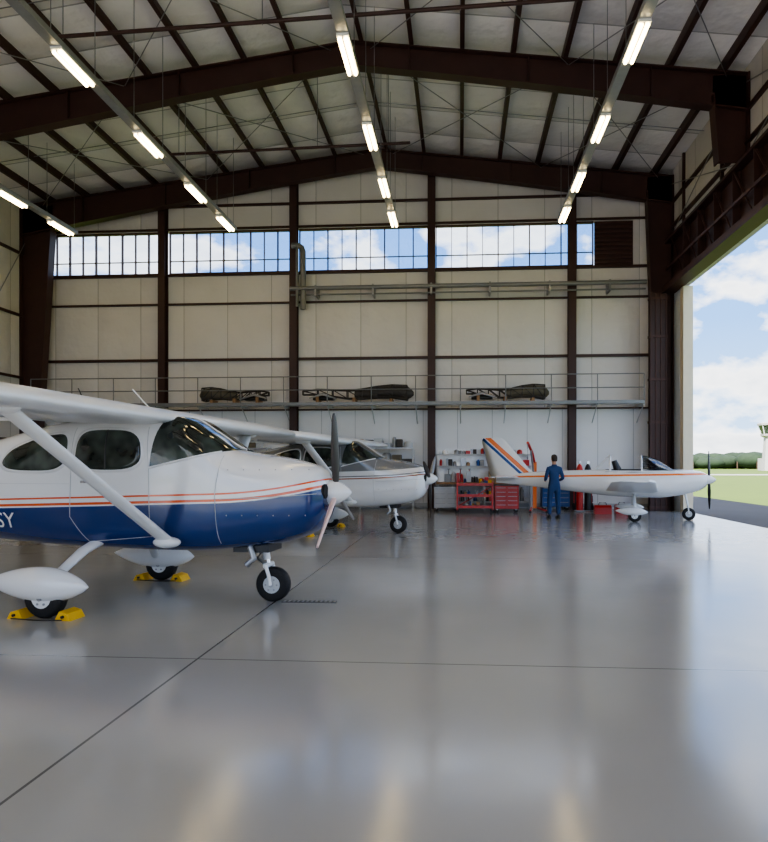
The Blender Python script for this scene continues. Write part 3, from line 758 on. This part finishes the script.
# ------------------------------------------------------------------ mechanic
def mechanic(loc, rz):
    e = empty('mechanic', loc, rz)   # local +Y = facing
    V = [((0, 0, .94), (.150, .115)), ((0, .0, 1.08), (.135, .100)), ((0, .0, 1.26), (.160, .110)), ((0, -.005, 1.39), (.135, .095)), ((0, .0, 1.49), (.060, .060)),
         ((.165, 0, 1.395), (.070, .070)), ((.245, -.03, 1.13), (.050, .050)), ((.20, .20, 1.07), (.036, .036)),
         ((-.165, 0, 1.395), (.070, .070)), ((-.245, -.03, 1.13), (.050, .050)), ((-.20, .20, 1.07), (.036, .036)),
         ((.095, 0, .84), (.100, .105)), ((.11, .02, .49), (.074, .074)), ((.12, -.01, .10), (.062, .062)),
         ((-.095, 0, .84), (.100, .105)), ((-.12, .03, .49), (.074, .074)), ((-.14, -.01, .10), (.062, .062))]
    E = [(0, 1), (1, 2), (2, 3), (3, 4), (3, 5), (5, 6), (6, 7), (3, 8), (8, 9), (9, 10), (0, 11), (11, 12), (12, 13), (0, 14), (14, 15), (15, 16)]
    me = bpy.data.meshes.new('coverall'); me.from_pydata([v[0] for v in V], E, []); me.materials.append(COVER)
    o = bpy.data.objects.new('coverall_body', me); COL.objects.link(o); o.parent = e
    sk = o.modifiers.new('skin', 'SKIN'); sk.use_smooth_shade = True
    if not o.data.skin_vertices:
        bpy.context.view_layer.objects.active = o; bpy.ops.mesh.customdata_skin_add()
    for i, v in enumerate(V):
        o.data.skin_vertices[0].data[i].radius = v[1]; o.data.skin_vertices[0].data[i].use_root = (i == 0)
    sb = o.modifiers.new('sub', 'SUBSURF'); sb.levels = 2; sb.render_levels = 2
    b = MB()   # neck+head, facing +Y
    b.tube([(0, -.01, 1.46), (0, 0, 1.53), (0, .01, 1.60)], [.062, .056, .058], SKIN, 14)
    rings = []
    for z, w, d, yo in ((1.545, .03, .03, .05), (1.56, .05, .065, .03), (1.59, .064, .085, .012), (1.63, .072, .094, .005), (1.68, .077, .098, 0), (1.72, .076, .098, 0), (1.75, .066, .086, 0), (1.775, .045, .06, 0), (1.785, .012, .015, 0)):
        rings.append([(w*math.cos(a), yo+d*math.sin(a), z) for a in [2*math.pi*k/20 for k in range(20)]])
    b.loft(rings, SKIN)
    b.tube([(0, .094, 1.69), (0, .104, 1.665), (0, .112, 1.648), (0, .095, 1.637)], [.007, .010, .012, .007], SKIN, 8)
    for s in (-1, 1):
        b.ell((s*.03, .084, 1.68), (.014, .01, .007), WHITE, 8, 6); b.ell((s*.03, .092, 1.68), (.006, .004, .006), BLACKP, 8, 6)
        b.tube([(s*.015, .097, 1.70), (s*.045, .088, 1.70)], .004, HAIR, 6)
        b.ell((s*.079, -.005, 1.665), (.01, .02, .032), SKIN, 8, 6)
    b.tube([(-.022, .092, 1.605), (0, .098, 1.605), (.022, .092, 1.605)], .006, LIPS, 6)
    b.obj('head', e)
    b = MB(); rings = []
    for z, w, d, yo in ((1.60, .062, .05, -.055), (1.64, .077, .07, -.04), (1.68, .083, .085, -.028), (1.72, .084, .095, -.015), (1.755, .076, .097, -.003), (1.785, .052, .068, 0), (1.797, .015, .02, 0)):
        rings.append([(w*math.cos(a), yo+d*math.sin(a), z) for a in [2*math.pi*k/20 for k in range(20)]])
    b.loft(rings, HAIR); b.obj('hair', e)
    b = MB()
    b.tube([(0, -.004, 1.46), (0, -.002, 1.515)], [.085, .068], COVER, 16)
    b.obj('collar', e)
    b = MB()
    for s in (1, -1):
        x = .12 if s > 0 else -.14
        b.loft([[(x+w*math.cos(a), y+0, z0+h*(math.sin(a)+1)/2) for a in [2*math.pi*k/12 for k in range(12)]] for y, w, z0, h in
                ((-.10, .03, 0, .06), (-.08, .045, 0, .10), (0, .048, 0, .12), (.08, .05, 0, .09), (.14, .05, 0, .07), (.18, .025, 0, .04))], BLACKP)
    b.obj('boots', e)
    for s, nm in ((1, 'left_hand'), (-1, 'right_hand')):
        b = MB(); w0 = Vector((s*.20, .20, 1.07))
        d = Vector((-s*.15, .95, -.05)).normalized(); side = Vector((s*.0, .0, 1.0)); 
        b.tube([w0-d*.05, w0+d*.02, w0+d*.06, w0+d*.095], [.026, .030, .038, .034], SKIN, 12, .5, up=side)
        for k, (off, L) in enumerate(((.030, .068), (.010, .078), (-.010, .072), (-.030, .056))):
            p = w0+d*.085+side*off; inn = Vector((-s, 0, 0))
            b.tube([p, p+d*L*.45+inn*.006, p+d*L*.78+inn*.022, p+d*L*.92+inn*.042], [.0095, .009, .008, .006], SKIN, 8)
        p = w0+d*.035+side*.028
        b.tube([p, p+side*.025+d*.02+Vector((-s*.015, 0, 0)), p+side*.035+d*.045+Vector((-s*.03, 0, 0))], [.012, .011, .008], SKIN, 8)
        b.obj(nm, e)
mechanic((2.60, 18.30, 0), 8)

# ------------------------------------------------------------------ workshop equipment
def tool_chest(x, y, w, h, d=0.5, mt=RED, rz=0, nm='tool_chest'):
    e = empty(nm, (x, y, 0), rz); b = MB()
    b.box(-w/2, w/2, -d/2, d/2, .12, h, mt); b.box(-w/2-.01, w/2+.01, -d/2-.01, d/2+.01, h, h+.02, BLACKP)
    b.obj('cabinet', e); b = MB()
    n = int((h-.18)/.13)
    for c in (0, 1):
        xa = -w/2+.02 if c == 0 else .01; xb = -.01 if c == 0 else w/2-.02
        for k in range(n):
            z = .15+k*(h-.18)/n; zz = z+(h-.18)/n-.015
            b.box(xa, xb, -d/2-.02, -d/2, z, zz, mt); b.box(xa+.03, xb-.03, -d/2-.035, -d/2-.02, zz-.03, zz-.018, STEEL)
    b.obj('drawers', e); b = MB()
    for sx in (-1, 1):
        for sy in (-1, 1): b.revolve([(-.02, .055), (.02, .055)], (sx*(w/2-.08), sy*(d/2-.08), .055), 'y', RUB, 14); b.box(sx*(w/2-.08)-.025, sx*(w/2-.08)+.025, sy*(d/2-.08)-.03, sy*(d/2-.08)+.03, .08, .12, STEEL)
    b.obj('casters', e)
    return e
tool_chest(-.45, 21.2, .8, .80, mt=LGREY)
tool_chest(1.45, 20.8, .75, .85)
tool_chest(3.15, 22.0, .9, .95, mt=BLUE)
# open red service cart with tools
def cart(x, y, w, h, nm='tool_cart'):
    e = empty(nm, (x, y, 0)); b = MB()
    for sx in (-w/2, w/2):
        for sy in (-.25, .25): b.box(sx-.025, sx+.025, sy-.025, sy+.025, .1, h+.12, RED); b.revolve([(-.02, .06), (.02, .06)], (sx, sy, .06), 'y', RUB, 14)
    for z in (.15, .15+(h-.15)/2, h): b.box(-w/2, w/2, -.27, .27, z, z+.03, RED); b.box(-w/2, w/2, -.285, -.265, z, z+.09, RED)
    b.tube([(-w/2, -.25, .2), (w/2, -.25, h)], .015, RED, 6)
    b.obj('frame', e); b = MB()
    for i in range(22):
        xx = random.uniform(-w/2+.08, w/2-.08); z = random.choice((.18, .18+(h-.15)/2, h+.03)); ww = random.uniform(.04, .12); hh = random.uniform(.05, .22)
        yy = random.uniform(-.15, .1)
        if random.random() < .5: b.box(xx-ww/2, xx+ww/2, yy-.06, yy+.06, z, z+hh, random.choice((STEEL, BLACKP, ORANGE, BLUE, YEL, GALV, WOOD)))
        else: b.revolve([(0, ww/2), (hh*.8, ww/2), (hh, ww/4)], (xx, yy, z), 'z', random.choice((STEEL, BLACKP, RED, WHITE, BLUE, YEL)), 12)
    b.obj('tools', e)
cart(.45, 20.6, 1.1, .85)
# workbench with pegboard
e = empty('workbench', (.9, 22.05, 0)); b = MB()
b.box(-1.7, 1.5, -.33, .33, .86, .92, WOOD)
for x in (-1.65, -.1, 1.45):
    for y in (-.28, .28): b.box(x-.03, x+.03, y-.03, y+.03, 0, .86, LGREY)
b.box(-1.6, 1.4, -.28, .28, .25, .28, LGREY); b.obj('bench', e)
b = MB(); b.box(-1.7, 1.5, .30, .33, .92, 2.05, WHITE); 
for z in (1.45, 1.85): b.box(-1.7, 1.5, .02, .32, z, z+.025, LGREY)
b.obj('pegboard', e); b = MB()
for z, mxh in ((.285, .5), (.925, .42), (1.475, .32), (1.875, .2)):
    x = -1.62
    while x < 1.38:
        w = random.uniform(.06, .22); hh = random.uniform(.1, mxh); yb = -.15 if z < 1.2 else .08; yt = .2 if z < 1.2 else .28
        mt = random.choice((RED, BLUE, BLACKP, STEEL, WHITE, RED, DKBR, GALV, CARD, BLACKP, PIPEG, LGREY))
        if z > 1.2 and random.random() < .15: x += w; continue
        if random.random() < .5: b.box(x, x+w*.9, yb, yt, z, z+hh, mt)
        else: b.revolve([(0, w*.42), (hh*.75, w*.42), (hh*.9, w*.2), (hh, w*.2)], (x+w/2, (yb+yt)/2, z), 'z', mt, 12)
        x += w
for x in (-1.3, -.9, -.6, .1, .5, .9, 1.2):
    b.tube([(x, .28, 1.35), (x, .27, 1.05)], [.012, .018], random.choice((STEEL, RED, BLACKP)), 6); b.tube([(x-.05, .27, 1.36), (x+.05, .27, 1.36)], .015, STEEL, 6)
b.obj('parts_and_tools', e)
b = MB()
b.revolve([(0, .10), (.02, .11), (.40, .11), (.47, .07), (.5, .03), (.55, .03)], (0, 0, 0), 'z', RED, 18)
b.tube([(0, 0, .53), (.07, 0, .53), (.12, 0, .45), (.13, 0, .25)], .014, BLACKP, 8); b.box(-.02, .09, -.01, .01, .55, .58, BLACKP)
b.obj('fire_extinguisher', None, (4.3, 22.2, 0))
# gas cylinder + gauges
e = empty('gas_cylinder_cart', (3.95, 21.2, 0)); b = MB()
for s, mt in ((-.13, RED), (.13, BLACKP)):
    b.revolve([(0.05, .11), (1.35, .11), (1.48, .07), (1.52, .03), (1.62, .03)], (s, 0, 0), 'z', mt, 18); b.revolve([(0, .05), (.03, .05)], (s, -.05, 1.58), 'y', CHROME, 12)
b.obj('cylinders', e); b = MB(); b.box(-.3, .3, -.15, .15, .02, .05, STEEL)
for s in (-.28, .28): b.tube([(s, .16, .03), (s, .16, 1.2), (s, .26, 1.35)], .018, RED, 8); b.revolve([(-.02, .14), (.02, .14)], (s+.05*s, .18, .14), 'x', RUB, 16)
b.obj('cart', e)
# engine hoist
e = empty('engine_hoist', (2.4, 21.3, 0)); b = MB()
b.box(-.06, .06, -.06, .06, .1, 1.6, ORANGE); b.tube([(0, 0, 1.55), (-.1, -.2, 1.9), (-.3, -.75, 2.2)], .045, RED, 8)
b.tube([(0, -.05, .9), (-.16, -.38, 1.98)], .03, STEEL, 8); b.tube([(-.3, -.75, 2.18), (-.3, -.75, 1.75)], .008, STEEL, 6); b.ell((-.3, -.75, 1.72), (.03, .03, .05), STEEL)
for s in (-.25, .25): b.tube([(s*.4, .1, .1), (s, -1.0, .08)], .035, RED, 8); b.revolve([(-.02, .04), (.02, .04)], (s, -1.0, .04), 'y', RUB, 10)
b.obj('hoist_frame', e)
def bag(x, y, w, mt, nm):
    b = MB(); b.box(-w/2, w/2, -.13, .13, 0, .2, mt); b.prismX([(-.13, .2), (.13, .2), (.05, .27), (-.05, .27)], -w/2, w/2, mt)
    b.tube([(-w*.25, 0, .26), (-w*.2, 0, .34), (w*.2, 0, .34), (w*.25, 0, .26)], .012, BLACKP, 8); b.obj(nm, None, (x, y, 0))
bag(4.35, 20.3, .5, RED, 'toolbox'); bag(5.0, 20.6, .4, RED, 'toolbox')
# shelving rack behind second aircraft
def rack(x, w):
    e = empty('storage_rack', (x, 22.05, 0)); b = MB()
    for sx in (-w/2, 0, w/2):
        for sy in (-.25, .25): b.box(sx-.025, sx+.025, sy-.025, sy+.025, 0, 2.1, LGREY)
    for z in (.2, .85, 1.5, 2.05): b.box(-w/2, w/2, -.27, .27, z, z+.04, STEEL)
    b.obj('frame', e); b = MB()
    for z in (.24, .89, 1.54, 2.09):
        xx = -w/2+.08
        while xx < w/2-.35:
            ww = random.uniform(.12, .42); hh = random.uniform(.15, .45); mt = random.choice((CARD, CARD, WOOD, BLACKP, GALV, RED, LGREY, OLIVE, DKBR))
            if random.random() < .7: b.box(xx, xx+ww*.9, -.2, .2, z, z+hh, mt)
            elif random.random() < .7: b.revolve([(0, ww*.42), (hh*.8, ww*.42), (hh, ww*.25)], (xx+ww/2, 0, z), 'z', mt, 14)
            xx += ww
    b.obj('boxes', e)
rack(-3.4, 3.6); rack(-8.2, 3.2); rack(-12.6, 3.0)

# ------------------------------------------------------------------ exterior
b = MB(); b.box(-900, 1200, -900, 1500, -0.6, -0.32, GRASS); b.obj('grass_field')
b = MB(); b.box(XR+.2, 11.5, -40, 60, -.31, -.03, ASPH); b.box(-30, 11.5, -60, YF-.2, -.31, -.035, TAXI); b.obj('apron')
b = MB(); b.box(-400, 250, 118, 128, -.31, -.25, TAXI); b.obj('taxiway')
e = empty('control_tower', (96.5, 209, -.3)); b = MB()
b.loft([[(r*math.cos(a), r*math.sin(a), z) for a in [math.pi*k/4+.39 for k in range(8)]] for z, r in ((0, 3.0), (10.3, 2.3), (10.8, 3.2), (11.4, 3.3))], CONC, False)
for z in (3, 6, 9): b.box(-.5, .5, -3.0, -2.2, z-.8, z+.4, BLACKP)
b.loft([[(r*math.cos(a), r*math.sin(a), z) for a in [math.pi*k/4+.39 for k in range(8)]] for z, r in ((14.1, 4.1), (14.7, 4.2), (15.0, 3.5))], CONC, False)
b.tube([(0, 0, 15), (0, 0, 18.5)], .12, STEEL, 6); b.box(1, 14, 3, 12, 0, 4.0, CONC)
b.obj('shaft', e); b = MB()
b.loft([[(r*math.cos(a), r*math.sin(a), z) for a in [math.pi*k/4+.39 for k in range(8)]] for z, r in ((11.4, 3.0), (14.1, 3.7))], TINT, False)
for k in range(8):
    a = math.pi*k/4+.39; b.tube([(3.05*math.cos(a), 3.05*math.sin(a), 11.4), (3.75*math.cos(a), 3.75*math.sin(a), 14.1)], .12, WHITE, 6)
b.obj('cab', e)
b = MB()
for k in range(900):
    a = math.radians(random.uniform(-30, 100)); R = random.uniform(330, 385); x = R*math.cos(a); y = R*math.sin(a); h = random.uniform(4.5, 7.5)
    b.ell((x, y, h*.55-.3), (random.uniform(4, 8), random.uniform(4, 8), h*.55), LEAF, 9, 6, .0)
for k in range(60):
    a = math.radians(random.uniform(-30, 100)); R = 328; b.tube([(R*math.cos(a), R*math.sin(a), -.32), (R*math.cos(a), R*math.sin(a), 3)], .3, TRUNK, 6)
b.obj('tree_line')

# ------------------------------------------------------------------ world, sun, camera
w = bpy.data.worlds.new('World'); S.world = w; w.use_nodes = True
n = w.node_tree.nodes; l = w.node_tree.links; n.clear()
o = n.new('ShaderNodeOutputWorld'); bg = n.new('ShaderNodeBackground'); l.new(bg.outputs[0], o.inputs[0])
tc = n.new('ShaderNodeTexCoord'); sp = n.new('ShaderNodeSeparateXYZ'); l.new(tc.outputs['Generated'], sp.inputs[0])
cr = n.new('ShaderNodeValToRGB'); E = cr.color_ramp.elements
E[0].position = 0.0; E[0].color = (0.42, 0.60, 0.82, 1); E[1].position = 0.8; E[1].color = (0.06, 0.18, 0.55, 1)
q = E.new(0.20); q.color = (0.17, 0.36, 0.72, 1)
l.new(sp.outputs[2], cr.inputs[0])
mp = n.new('ShaderNodeMapping'); mp.inputs['Scale'].default_value = (1, 1, 1.9); mp.inputs['Location'].default_value = (0.62, 0.2, 0.33)
l.new(tc.outputs['Generated'], mp.inputs[0])
no = n.new('ShaderNodeTexNoise'); no.inputs['Scale'].default_value = 7.0; no.inputs['Detail'].default_value = 9; no.inputs['Roughness'].default_value = 0.52
l.new(mp.outputs[0], no.inputs['Vector'])
c2 = n.new('ShaderNodeValToRGB'); c2.color_ramp.elements[0].position = 0.47; c2.color_ramp.elements[1].position = 0.55
l.new(no.outputs['Fac'], c2.inputs[0])
cc = n.new('ShaderNodeValToRGB'); cc.color_ramp.elements[0].position = 0.50; cc.color_ramp.elements[0].color = (1.0, 1.0, 1.0, 1); cc.color_ramp.elements[1].position = 0.70; cc.color_ramp.elements[1].color = (0.52, 0.58, 0.66, 1)
l.new(no.outputs['Fac'], cc.inputs[0])
mx = n.new('ShaderNodeMix'); mx.data_type = 'RGBA'; l.new(c2.outputs[0], mx.inputs[0]); l.new(cr.outputs[0], mx.inputs[6]); l.new(cc.outputs[0], mx.inputs[7])
l.new(mx.outputs[2], bg.inputs[0]); bg.inputs[1].default_value = 1.6

sd = bpy.data.lights.new('sun', 'SUN'); sd.energy = 8.0; sd.angle = 0.01; sd.color = (1, .95, .89)
so = bpy.data.objects.new('sun', sd); COL.objects.link(so)
so.rotation_euler = Vector((0.35, 0.58, -0.74)).to_track_quat('-Z', 'Y').to_euler()

cd = bpy.data.cameras.new('camera'); co = bpy.data.objects.new('camera', cd); COL.objects.link(co)
co.location = (0, 0, 1.5); co.rotation_euler = (math.radians(90), 0, math.radians(4))
cd.sensor_fit = 'HORIZONTAL'; cd.sensor_width = 36; cd.lens = 650/768*36
cd.shift_x = -31/768; cd.shift_y = 44/768; cd.clip_end = 3000
S.camera = co
S.view_settings.view_transform = 'AgX'
S.view_settings.exposure = 0.95
try: S.view_settings.look = 'AgX - Medium High Contrast'
except Exception: pass
